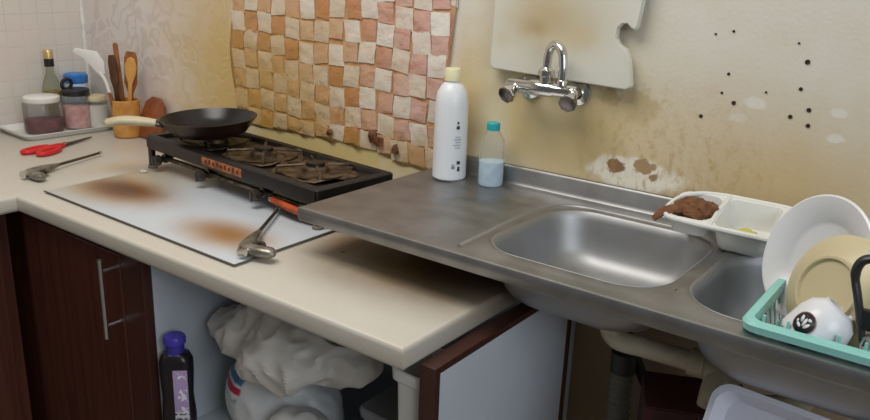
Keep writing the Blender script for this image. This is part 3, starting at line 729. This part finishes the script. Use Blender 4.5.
# white cleaner bottle
m_wb = M('bottle_white', (226, 230, 234), .36)
m_ink = M('bottle_print', (48, 50, 62), .5)
BZ = SZ-.0015
b1 = thing('cleaner_bottle', 'tall white plastic bottle with cream cap against the wall', 'bottle', (1.527, -.057, BZ), (0, 0, math.radians(-32)))
fin('body', lathe([(0, 0), (.032, 0), (.0365, .004), (.0368, .02), (.0362, .10), (.0355, .165), (.032, .188), (.023, .204), (.016, .210), (.016, .214)], 32), m_wb, b1)
fin('cap', lathe([(.0165, .212), (.0185, .213), (.0175, .236), (.015, .239), (0, .2395)], 24), M('cap_cream', (226, 220, 180), .45), b1)
def wrapdot(r, az, z, w_, h_): # small curved label element on a cylinder of radius r
    bm = bmesh.new(); n = 4; lo = []; hi = []
    for i in range(n+1):
        a = az+(i/n-.5)*w_/r
        lo.append(bm.verts.new((r*math.cos(a), r*math.sin(a), z-h_/2))); hi.append(bm.verts.new((r*math.cos(a), r*math.sin(a), z+h_/2)))
    for i in range(n): bm.faces.new((lo[i], lo[i+1], hi[i+1], hi[i]))
    return bm
AZ = math.radians(2)
def solid(o, t=.0004):
    md = o.modifiers.new('t', 'SOLIDIFY'); md.thickness = t; md.offset = 1; return o
solid(fin('logo', wrapdot(.0367, AZ, .118, .007, .007), m_ink, b1)); solid(fin('logo', wrapdot(.0366, AZ, .128, .004, .005), m_ink, b1))
for i in range(5):
    solid(fin('print_line', wrapdot(.0370, AZ+random.uniform(-.05, .05), .098-i*.006, .012+.006*(i % 2), .0014), M('bottle_print_grey', (150, 154, 166), .5), b1))
solid(fin('print_mark', wrapdot(.0372, AZ+.1, .042, .008, .007), m_ink, b1)); solid(fin('print_mark', wrapdot(.0372, AZ-.22, .034, .007, .010), M('bottle_print_grey', (150, 154, 166), .5), b1)); solid(fin('print_mark', wrapdot(.0372, AZ+.12, .028, .006, .010), m_ink, b1))
# small water bottle
m_pet = M('clear_pet', (232, 240, 244), .08, trans=.92, ior=1.2, alpha=.45)
b2 = thing('water_bottle', 'small clear bottle with turquoise cap, half full of milky liquid', 'bottle', (1.628, -.046, BZ))
fin('body', lathe([(0, 0), (.024, 0), (.027, .004), (.027, .075), (.0265, .080), (.027, .085), (.025, .100), (.014, .118), (.0118, .122), (.0118, .128)], 28), m_pet, b2)
fin('liquid', lathe([(0, .002), (.0235, .002), (.0258, .006), (.0258, .054), (0, .054)], 28), M('milky_liquid', (206, 224, 236), .25, var=(60, (188, 212, 232))), b2)
cp = lathe([(.0128, .120), (.0142, .120), (.0142, .134), (.0125, .136), (0, .136)], 24)
fin('cap', cp, M('cap_turquoise', (36, 166, 176), .4), b2)

# ================================================================= DISHES
m_crk = M('white_melamine', (226, 228, 232), .3)
m_cad = M('caddy_plastic', (230, 230, 226), .35)
tilt = math.radians(13)
CC = V(2.134, -.094, .1575)
cdy = thing('sink_caddy', 'white two-compartment plastic caddy propped on the sink upstand', 'caddy', CC, (tilt, 0, math.radians(2))); cdy.scale = (.90, 1, 1)
def cad_outer(z, g):   # kidney-like rim outline
    pts = [(-.108, -.020), (-.098, -.050), (-.06, -.058), (0, -.060), (.07, -.062), (.105, -.060), (.112, -.03), (.112, .04), (.105, .058), (.04, .062), (-.03, .062), (-.075, .050), (-.100, .022)]
    n = len(pts); out = []
    for i in range(n):
        p0, p1, p2, p3 = [Vector(pts[(i+k) % n]+(0,)) for k in (-1, 0, 1, 2)]
        for t in (0, .25, .5, .75): out.append(.5*((2*p1)+(-p0+p2)*t+(2*p0-5*p1+4*p2-p3)*t*t+(-p0+3*p1-3*p2+p3)*t**3))
    return [(p.x*(1+g/.11), p.y*(1+g/.06), z) for p in out]
# rim plate with two holes: build as lofts around each compartment
PKT = [(-.058, .002, .040, .046, .022, .036), (.042, .000, .049, .050, .014, .049)]
bm = bmesh.new()
def sector_cell(cx, cy, hx, hy, r, x0, x1):
    outer = cad_outer(0, 0)
    lp = rrect(cx, cy, hx, hy, r, 8); res = []
    for x, y in lp:
        dx, dy = x-cx, y-cy; best = None
        for i in range(len(outer)):
            a, b_ = outer[i], outer[(i+1) % len(outer)]
            ex, ey = b_[0]-a[0], b_[1]-a[1]; den = dx*ey-dy*ex
            if abs(den) < 1e-12: continue
            t = ((a[0]-cx)*ey-(a[1]-cy)*ex)/den; u = ((a[0]-cx)*dy-(a[1]-cy)*dx)/den
            if t > 0 and -.001 <= u <= 1.001: best = t if best is None else min(best, t)
        if best is None: best = 1
        if dx > 1e-9: best = min(best, (x1-cx)/dx)
        if dx < -1e-9: best = min(best, (x0-cx)/dx)
        res.append((cx+dx*best, cy+dy*best))
    return lp, res
for (cx, cy, hx, hy, r, dp), (x0, x1) in zip(PKT, ((-1, -.0125), (-.0125, .2))):
    lp, res = sector_cell(cx, cy, hx, hy, r, x0, x1)
    rim = lambda pts, z, s=1: [(cx+(x-cx)*s, cy+(y-cy)*s, z) for x, y in pts]
    loops = [rim(res, -.006), rim(res, -.001), rim(res, .0, .99), rim(lp, .0, 1.02), rim(lp, -.003, 1.0)]
    for k in range(1, 4): loops.append(rim(lp, -.003-dp*.85*k/3, 1-.05*k))
    loops.append(rim(lp, -dp, .76)); loops.append(rim(lp, -dp-.001, .3))
    me = loft(loops, False, True)
    o = fin('compartment', me, m_cad, cdy); md = o.modifiers.new('t', 'SOLIDIFY'); md.thickness = .0022; md.offset = -1
fin('rim', tube(cad_outer(-.001, -.002), .0045, 8, closed=True), m_cad, cdy)
fin('divider', tube([(-.0125, -.058, -.0005), (-.0145, 0, .0005), (-.010, .060, -.0005)], .0042, 8), m_cad, cdy)
fin('clip', rbox((.020, .0525, -.012), (.028, .0545, -.004), .0008), M('dark_clip', (80, 90, 100), .5), cdy)
# rust coloured scouring rag and soap scrap in it
m_rag = M('rust_rag', (126, 84, 52), .85, var=(60, (92, 58, 34)), bump=(160, .8))
def crumple(bm, s1, a1, s2, a2, seed):
    for v in bm.verts:
        n = v.co.normalized(); d = a1*fbm(v.co+Vector((seed, 0, 0)), s1)+a2*abs(fbm(v.co+Vector((0, seed, 0)), s2)); v.co += n*d
bm = bmesh.new(); bmesh.ops.create_icosphere(bm, subdivisions=4, radius=1)
for v in bm.verts: v.co = Vector((v.co.x*.034, v.co.y*.028, v.co.z*.014))
crumple(bm, 40, .007, 90, .007, 3)
rg = thing('scouring_rag', 'crumpled rust-brown rag in the smaller caddy compartment', 'rag', CC+V(-.050, -.006, -.004), (tilt, 0, 0))
fin('wad', bm, m_rag, rg)
fin('tail', tube(smooth_path([(-.022, -.016, .004), (-.042, -.034, .004), (-.056, -.050, -.008)], 5), [.012, .013, .013, .012, .011, .010, .010, .009, .008, .007, .005], 10, flat=(1, .6)), m_rag, rg)
bm = bmesh.new(); bmesh.ops.create_icosphere(bm, subdivisions=3, radius=.013)
for v in bm.verts: v.co.z *= .35; v.co.x *= 1.3
crumple(bm, 60, .004, 120, .003, 5)
tag(fin('soap_scrap', bm, M('yellow_green_soap', (196, 196, 96), .5), loc=CC+V(.034, .020, -.0345), rot=(tilt, 0, 0)), 'yellow-green soap scrap in the larger caddy compartment', 'soap')

# turquoise dish basket
m_trq = M('turquoise_plastic', (146, 210, 202), .42)
RC = V(2.413, -.308, SZ+.004)
dr = thing('dish_basket', 'turquoise plastic dish basket over the second sink bowl', 'dish rack', RC)
hx, hy = .152, .116
fin('rim', loft([rr3(0, 0, hx, hy, .02, .000, 5), rr3(0, 0, hx+.002, hy+.002, .021, .010, 5), rr3(0, 0, hx-.001, hy-.001, .020, .014, 5), rr3(0, 0, hx-.011, hy-.011, .016, .014, 5), rr3(0, 0, hx-.013, hy-.013, .015, .000, 5), rr3(0, 0, hx, hy, .02, .000, 5)]), m_trq, dr)
for i in range(15):
    x = -hx+.020+i*(2*hx-.04)/14
    fin('rib', tube([(x, -hy+.008, .004), (x, -hy+.016, -.038), (x, hy-.016, -.038), (x, hy-.008, .004)], .0022, 6), m_trq, dr)
for i in range(9):
    y = -hy+.020+i*(2*hy-.04)/8
    fin('rib', tube([(-hx+.008, y, .004), (-hx+.016, y, -.040), (hx-.016, y, -.040), (hx-.008, y, .004)], .0022, 6), m_trq, dr)
for i in range(9):
    fin('peg', tube([(-hx+.024+i*.030, -hy+.020, -.036), (-hx+.024+i*.030, -hy+.020, .020)], [.003, .0022], 6), m_trq, dr)

def aim(n, rollv=Vector((0, 0, 1))):
    n = Vector(n).normalized(); return n.to_track_quat('Z', 'Y').to_euler()
# big white plate and beige plate standing on edge
def plate(name, label, c, n, r, prof, mat, group):
    o = tag(fin(name, lathe([(a*r, z) for a, z in prof], 56), mat, None, True, c, aim(n)), label, 'plate', group); return o
PROF = [(0, .006), (.55, .006), (.62, .009), (.70, .016), (.97, .024), (1.0, .0225), (1.0, .0205), (.70, .011), (.62, .003), (.60, -.001), (.55, -.001), (.54, .003), (0, .003)]
plate('dinner_plate', 'large white plate standing on edge in the dish basket', (2.320, -.240, .157), (-.56, -.76, .30), .095, PROF, m_crk, 'plates in the dish basket')
BP = [(0, -.004), (.50, -.004), (.52, -.009), (.56, -.009), (.58, -.003), (.80, .004), (1.0, .018), (1.0, .021), (.97, .021), (.80, .009), (.56, .001), (0, .0)]
plate('beige_plate', 'beige plate turned back outwards, leaning before the white plate', (2.342, -.322, .147), (.50, .78, -.34), .081, BP, M('beige_melamine', (208, 196, 160), .38, var=(5, (200, 187, 150))), 'plates in the dish basket')
# white cup, upside down and tilted, with a dark round emblem
cp_ = thing('white_cup', 'white cup with dark round emblem tipped upside down in the basket', 'cup', (2.350, -.370, .118), aim((.50, .22, .80)))
CUPS = .77
_q = cp_.rotation_euler.to_matrix(); _tv = Vector((-.52, -.80, .0))
CUPEA = max((math.radians(a) for a in range(0, 360, 3)), key=lambda a: (_q @ Vector((math.cos(a), math.sin(a), 0))).dot(_tv))
cs = lambda pr: [(a*CUPS, b*CUPS) for a, b in pr]
fin('body', lathe(cs([(.047, -.044), (.049, -.040), (.049, -.030), (.0475, .0), (.042, .020), (.030, .032), (.027, .034), (.027, .038), (.023, .038), (.022, .034), (0, .033)]), 40), m_crk, cp_)
fin('inside', lathe(cs([(.047, -.044), (.0455, -.042), (.0445, 0), (.039, .018), (.026, .029), (0, .030)]), 40), m_crk, cp_)
m_emb = M('emblem_black', (40, 34, 38), .45); m_emr = M('emblem_rim', (150, 96, 104), .45)
def on_cup(prof_r, az, z, pts):   # drape a small outline on the cup wall
    bm = bmesh.new(); vs = []
    for du, dv in pts:
        zz = z+dv; rr_ = prof_r(zz); a = az+du/rr_; vs.append(bm.verts.new((rr_*math.cos(a), rr_*math.sin(a), zz)))
    f = bm.faces.new(vs); bmesh.ops.triangulate(bm, faces=[f]); return bm
def cupr(off): return lambda z: (CUPS*(.049+(.0475-.049)*(z/CUPS+.030)/.030) if z < 0 else CUPS*(.0475-.0055*(z/CUPS/.020)))+off
def disc(r, n=20, sx=1): return [(r*math.cos(2*PI*i/n)*sx, r*math.sin(2*PI*i/n)) for i in range(n)]
EA, EZ = CUPEA, -.010
solid(fin('emblem', on_cup(cupr(.0008), EA, EZ, disc(.0150)), m_emr, cp_), .0003)
solid(fin('emblem', on_cup(cupr(.0012), EA, EZ, disc(.0138)), m_emb, cp_), .0003)
for (u, v, r_, s_, an) in ((-.005, .003, .0050, .45, .5), (.001, .001, .0060, .35, .2), (.006, -.001, .0050, .40, -.3), (-.003, -.006, .0040, .5, 1.2), (.004, .007, .0022, 1.2, 0), (-.008, -.003, .0022, .7, .4)):
    solid(fin('emblem_mark', on_cup(cupr(.0017), EA, EZ, [(x*math.cos(an)-y*math.sin(an)+u, x*math.sin(an)+y*math.cos(an)+v) for x, y in disc(r_, 10, s_)]), m_crk, cp_), .0003)

# black handled utensil and pot lid behind
m_bpl = M('black_plastic', (30, 29, 32), .35)
ut = thing('black_utensil', 'black plastic handled utensil standing at the right of the basket', 'utensil', (2.404, -.372, .075))
fin('handle', tube(smooth_path([(-.006, .0, .030), (-.014, 0, .062), (-.022, 0, .090), (-.030, .002, .118), (-.026, .004, .136), (-.012, .004, .142), (.004, .004, .132)], 5), [.006]*5+[.0075]*10+[.0085]*10+[.007]*6, 12, flat=(1, .7)), m_bpl, ut)
fin('guard', rbox((-.016, -.006, .050), (.018, .006, .078), .004), m_bpl, ut)
fin('shaft', tube([(-.005, 0, .034), (.0, 0, .0)], .0045, 10), m_chr, ut)
fin('ring', tube([(.002+.010*math.cos(a), -.004, .030+.016*math.sin(a)) for a in [2*PI*i/16 for i in range(16)]], .0025, 8, closed=True), m_chr, ut)
pl = thing('pot_lid', 'steel pot lid with a dark red band on edge behind the plates', 'lid', (2.402, -.196, .152), aim((-.45, -.80, .28)))
fin('disc', lathe([(0, .014), (.04, .012), (.075, .003), (.080, .0), (.084, .0), (.084, .003), (.076, .006), (.04, .0155), (0, .0175)], 40), M('lid_steel', (176, 172, 170), .28, 1.0), pl)
fin('band', lathe([(.066, .0085), (.074, .0070), (.0745, .0085), (.066, .0105)], 40), M('dark_red_band', (110, 40, 40), .4), pl)
fin('knob', lathe([(0, .018), (.008, .018), (.007, .026), (.014, .032), (.013, .038), (0, .040)], 20), m_bpl, pl)

# ================================================================= UNDER THE SINK
m_pvc = M('cream_pvc', (196, 186, 160), .45, var=(20, (170, 158, 130)))
wp = thing('waste_pipe', 'cream plastic waste pipe joining the two sink bowls', 'pipe', (1.975, -.228, -.06))
for B, dp, nm in ((B1, .104, 0), (B2, .115, 1)):
    z = SZ-dp-.007
    wpart('drain_flange', lathe([(.038, 0), (.038, -.006), (.024, -.010), (.020, -.012)], 24, None, T((B[0]+(.03 if B is B1 else 0), B[1], z))), m_pvc, wp, True)
pz = -.068
wpart('elbow', tube(smooth_path([(B1[0]+.03, B1[1], SZ-.104-.012), (B1[0]+.03, B1[1], pz+.018), (B1[0]+.046, B1[1], pz), (B1[0]+.08, B1[1], pz)], 6), .018, 16), m_pvc, wp, True)
wpart('cross_pipe', tube([(B1[0]+.07, B1[1], pz), (2.160, B1[1], pz+.004)], .0175, 16), m_pvc, wp, True)
wpart('collar', tube([(2.150, B1[1], pz+.004), (2.176, B1[1], pz+.004)], .0225, 18), m_pvc, wp, True)
wpart('trap', tube(smooth_path([(2.17, B1[1], pz+.004), (2.20, B1[1]-.004, pz-.008), (2.235, B1[1]-.008, pz-.030), (2.28, B1[1]-.006, pz-.028), (2.318, -.234, pz-.006), (B2[0], B2[1], pz+.02), (B2[0], B2[1], SZ-.115-.012)], 6), .0185, 16), m_pvc, wp, True)
wpart('branch', tube(smooth_path([(2.196, B1[1]-.004, pz-.006), (2.198, B1[1]-.03, pz-.024), (2.198, B1[1]-.036, pz-.045)], 4), .0185, 14), m_pvc, wp, True)
m_hose = M('grey_hose', (128, 124, 112), .55)
bm = bmesh.new(); hp = smooth_path([(1.992, -.110, -.175), (1.993, -.112, -.24), (1.998, -.115, -.32), (2.010, -.12, -.408)], 22)
ho = thing('drain_hose', 'grey corrugated drain hose hanging under the sink', 'hose', (2.01, -.12, -.408))
wpart('hose', tube(hp, [.0205+.0026*math.sin(i*PI*.5) for i in range(len(hp))], 14), m_hose, ho, True)
wpart('hose_cuff', tube([(1.992, -.110, -.190), (1.991, -.109, -.150)], .024, 16), M('dark_cuff', (58, 54, 48), .5), ho, True)
tag(fin('supply_hose', tube(smooth_path([(1.955, -.056, -.10), (2.0, -.058, -.19), (2.042, -.06, -.27), (2.075, -.062, -.398)], 6), .0105, 12), M('dark_hose', (40, 30, 26), .5)), 'dark flexible hose slanting down beside the corrugated hose', 'hose')
rk = thing('low_rack', 'wooden rack under the sink holding boxes', 'rack', (2.29, -.25, -.87))
wpart('board', rbox((1.93, -.43, -.43), (2.62, -.05, -.409), .002), m_pine, rk)
for x in (1.96, 2.59):
    for y in (-.40, -.08): wpart('leg', rbox((x-.018, y-.018, -.87), (x+.018, y+.018, -.431), .002), m_pine, rk)
mb = thing('maroon_box', 'dark maroon cardboard box under the sink pipe', 'box', (2.155, -.19, -.4085), (0, 0, math.radians(24)))
m_mb = M('maroon_card', (64, 26, 30), .6, var=(10, (84, 34, 32)))
fin('carton', rbox((-.085, -.06, 0), (.085, .06, .262), .003), m_mb, mb)
fin('flap', rbox((-.085, -.062, .2635), (.085, .0, .2665), .001), m_mb, mb)
fin('flap', rbox((-.085, .002, .2635), (.085, .062, .2665), .001), m_mb, mb)
tb = thing('plastic_tray', 'white rimmed plastic tray leaning under the second sink bowl', 'tray', (2.330, -.432, -.172), (math.radians(62), 0, math.radians(-4)))
m_tub = M('frosted_plastic', (206, 206, 218), .35, sub=.1)
fin('shell', loft([rr3(0, .085, .095, .070, .022, -.030, 6), rr3(0, .085, .104, .080, .026, -.002, 6), rr3(0, .085, .112, .088, .03, .0, 6), rr3(0, .085, .112, .088, .03, .004, 6), rr3(0, .085, .104, .080, .027, .005, 6), rr3(0, .085, .100, .076, .024, -.004, 6), rr3(0, .085, .092, .067, .020, -.026, 6)], True, True), m_tub, tb)
crt = thing('support_crate', 'pale blue crate behind the leaning plastic tray', 'crate', (2.392, -.30, -.4085))
fin('crate_body', loft([rr3(0, 0, .10, .085, .01, 0, 3), rr3(0, 0, .115, .10, .012, .20, 3), rr3(0, 0, .119, .104, .013, .203, 3), rr3(0, 0, .119, .104, .013, .212, 3), rr3(0, 0, .110, .095, .012, .212, 3), rr3(0, 0, .097, .082, .01, .008, 3)], True, True), M('pale_blue_plastic', (150, 178, 196), .4), crt)

# ================================================================= IN THE OPEN CABINET
SHZ = -.4615
db = thing('detergent_bottle', 'dark bottle with purple cap and lilac label in the open cabinet', 'bottle', (1.190, -.544, SHZ), (0, 0, math.radians(44)))
m_dkb = M('dark_bottle', (30, 24, 30), .3)
fin('body', loft([rr3(0, 0, .030, .020, .016, 0, 6), rr3(0, 0, .034, .0235, .018, .005, 6), rr3(0, 0, .0345, .024, .018, .06, 6), rr3(0, 0, .031, .0225, .018, .11, 6), rr3(0, 0, .034, .024, .018, .165, 6), rr3(0, 0, .034, .0235, .018, .192, 6), rr3(0, 0, .028, .020, .017, .207, 6), rr3(0, 0, .017, .015, .0148, .212, 6)], True, True), m_dkb, db)
fin('cap', lathe([(0, .205), (.0185, .205), (.019, .228), (.0225, .232), (.0225, .244), (.020, .248), (0, .248)], 24), M('purple_cap', (70, 58, 170), .4), db)
def lblfn(t, p, c, b):
    x, y, z = t.sep(p)
    c = t.mix(t.ramp(z, .075, .085), srgb(214, 212, 222), c)
    ln = t.math('MULTIPLY', t.ramp(t.math('SINE', t.math('MULTIPLY', z, 520)), .1, .5), t.ramp(t.noise(p, 160, 1), .42, .5))
    c = t.mix(t.math('MULTIPLY', ln, t.ramp(z, .09, .075)), c, srgb(60, 56, 70))
    return t.mix(t.ramp(t.noise(p, 60, 2), .58, .64), c, srgb(232, 226, 234))
fin('label', rbox((-.004, -.0252, .025), (.0255, -.0235, .178), .0006), M('lilac_label', (176, 152, 196), .4, fn=lblfn, objspace=True), db)

m_bag = M('white_bag_film', (216, 211, 204), .42, sub=.1, var=(6, (202, 197, 190)))
m_bag2 = M('clear_bag_film', (200, 200, 198), .3, sub=.1, var=(8, (184, 184, 182)))
def bag(name, label, c, rad, seed, mat, sub=5, amp=.03, flat=None, rot=(0, 0, 0)):
    bm = bmesh.new(); bmesh.ops.create_icosphere(bm, subdivisions=sub, radius=1)
    for v in bm.verts:
        d = v.co.copy(); p = Vector((d.x*rad[0], d.y*rad[1], d.z*rad[2]))
        q = p+Vector((seed*3.1, seed, -seed))
        rid = 1-abs(noise.noise(q*9)+.25*noise.noise(q*21)); rid2 = 1-abs(noise.noise(q*26+Vector((4, 1, 2))))
        p += d*(amp*(rid-.6)*1.1 + amp*.42*(rid2-.6) + amp*.8*noise.noise(q*6))
        if flat is not None and p.z < -flat: p.z = -flat+(p.z+flat)*.06
        v.co = p
    return tag(fin(name, bm, mat, None, True, c, rot), label, 'bag', 'plastic bags in the open cabinet')
bag('plastic_bag', 'large crumpled white plastic bag heaped on top inside the open cabinet', (1.400, -.412, -.205), (.228, .110, .062), 1, m_bag, 6, .040, None, (0, math.radians(-6), 0))
bag('plastic_bag', 'small pale crumpled bag at the front below the large white bag', (1.520, -.488, -.385), (.085, .055, .075), 4, m_bag2, 5, .030, .072)
def packfn(t, p, c, b):
    x, y, z = t.sep(p)
    def band(lo, hi, col, c, nz=.006):
        zz = t.math('ADD', z, t.math('MULTIPLY', t.math('SUBTRACT', t.noise(p, 25, 2), .5), nz*2))
        f = t.math('MULTIPLY', t.ramp(zz, lo-.002, lo+.002), t.ramp(zz, hi+.002, hi-.002)); f = t.math('MULTIPLY', f, t.ramp(x, -.025, -.035))
        return t.mix(f, c, srgb(*col))
    c = band(.058, .072, (60, 110, 160), c); c = band(.038, .053, (180, 40, 74), c)
    f = t.math('MULTIPLY', t.ramp(t.noise(p, 70, 2), .55, .6), t.math('MULTIPLY', t.ramp(z, .0, .01), t.ramp(z, .034, .026))); f = t.math('MULTIPLY', f, t.ramp(x, -.025, -.035))
    c = t.mix(t.math('MULTIPLY', f, .6), c, srgb(90, 130, 150))
    f = t.blob(p, (-.115, -.03, -.035), (.05, .09, .032), .3, .3, 30)
    return t.mix(f, c, srgb(176, 196, 62))
dp_ = bag('detergent_pack', 'white detergent pack with blue, red and green print under the large bag', (1.36, -.395, -.365), (.135, .095, .100), 7, M('printed_pack', (206, 208, 208), .4, fn=packfn, objspace=True), 5, .018, .095)
gb = thing('grey_box', 'dark grey lidded storage box at the right of the open cabinet', 'box', (1.70, -.252, SHZ))
m_gb = M('grey_box_plastic', (140, 145, 150), .4)
fin('tub', loft([rr3(0, 0, .085, .165, .012, 0, 4), rr3(0, 0, .095, .175, .014, .175, 4)], True, True), m_gb, gb)
fin('lid', loft([rr3(0, 0, .099, .180, .015, .170, 4), rr3(0, 0, .101, .182, .016, .186, 4), rr3(0, 0, .097, .178, .015, .190, 4), rr3(0, 0, .090, .170, .014, .187, 4)], True, True), m_gb, gb)
sb = thing('slim_bin', 'slim white plastic bin with flared rim against the side panel', 'bin', (1.806, -.495, SHZ))
fin('bin_body', loft([rr3(0, 0, .016, .040, .008, 0, 4), rr3(0, 0, .024, .048, .010, .355, 4), rr3(0, 0, .024, .048, .010, .360, 4)], True, False), m_wpl, sb)
fin('bin_rim', loft([rr3(0, 0, .024, .048, .010, .360, 4), rr3(0, 0, .031, .054, .012, .366, 4), rr3(0, 0, .032, .055, .012, .384, 4), rr3(0, 0, .028, .051, .010, .385, 4), rr3(0, 0, .022, .046, .009, .360, 4), rr3(0, 0, .015, .038, .008, .008, 4)], False, True), m_wpl, sb)
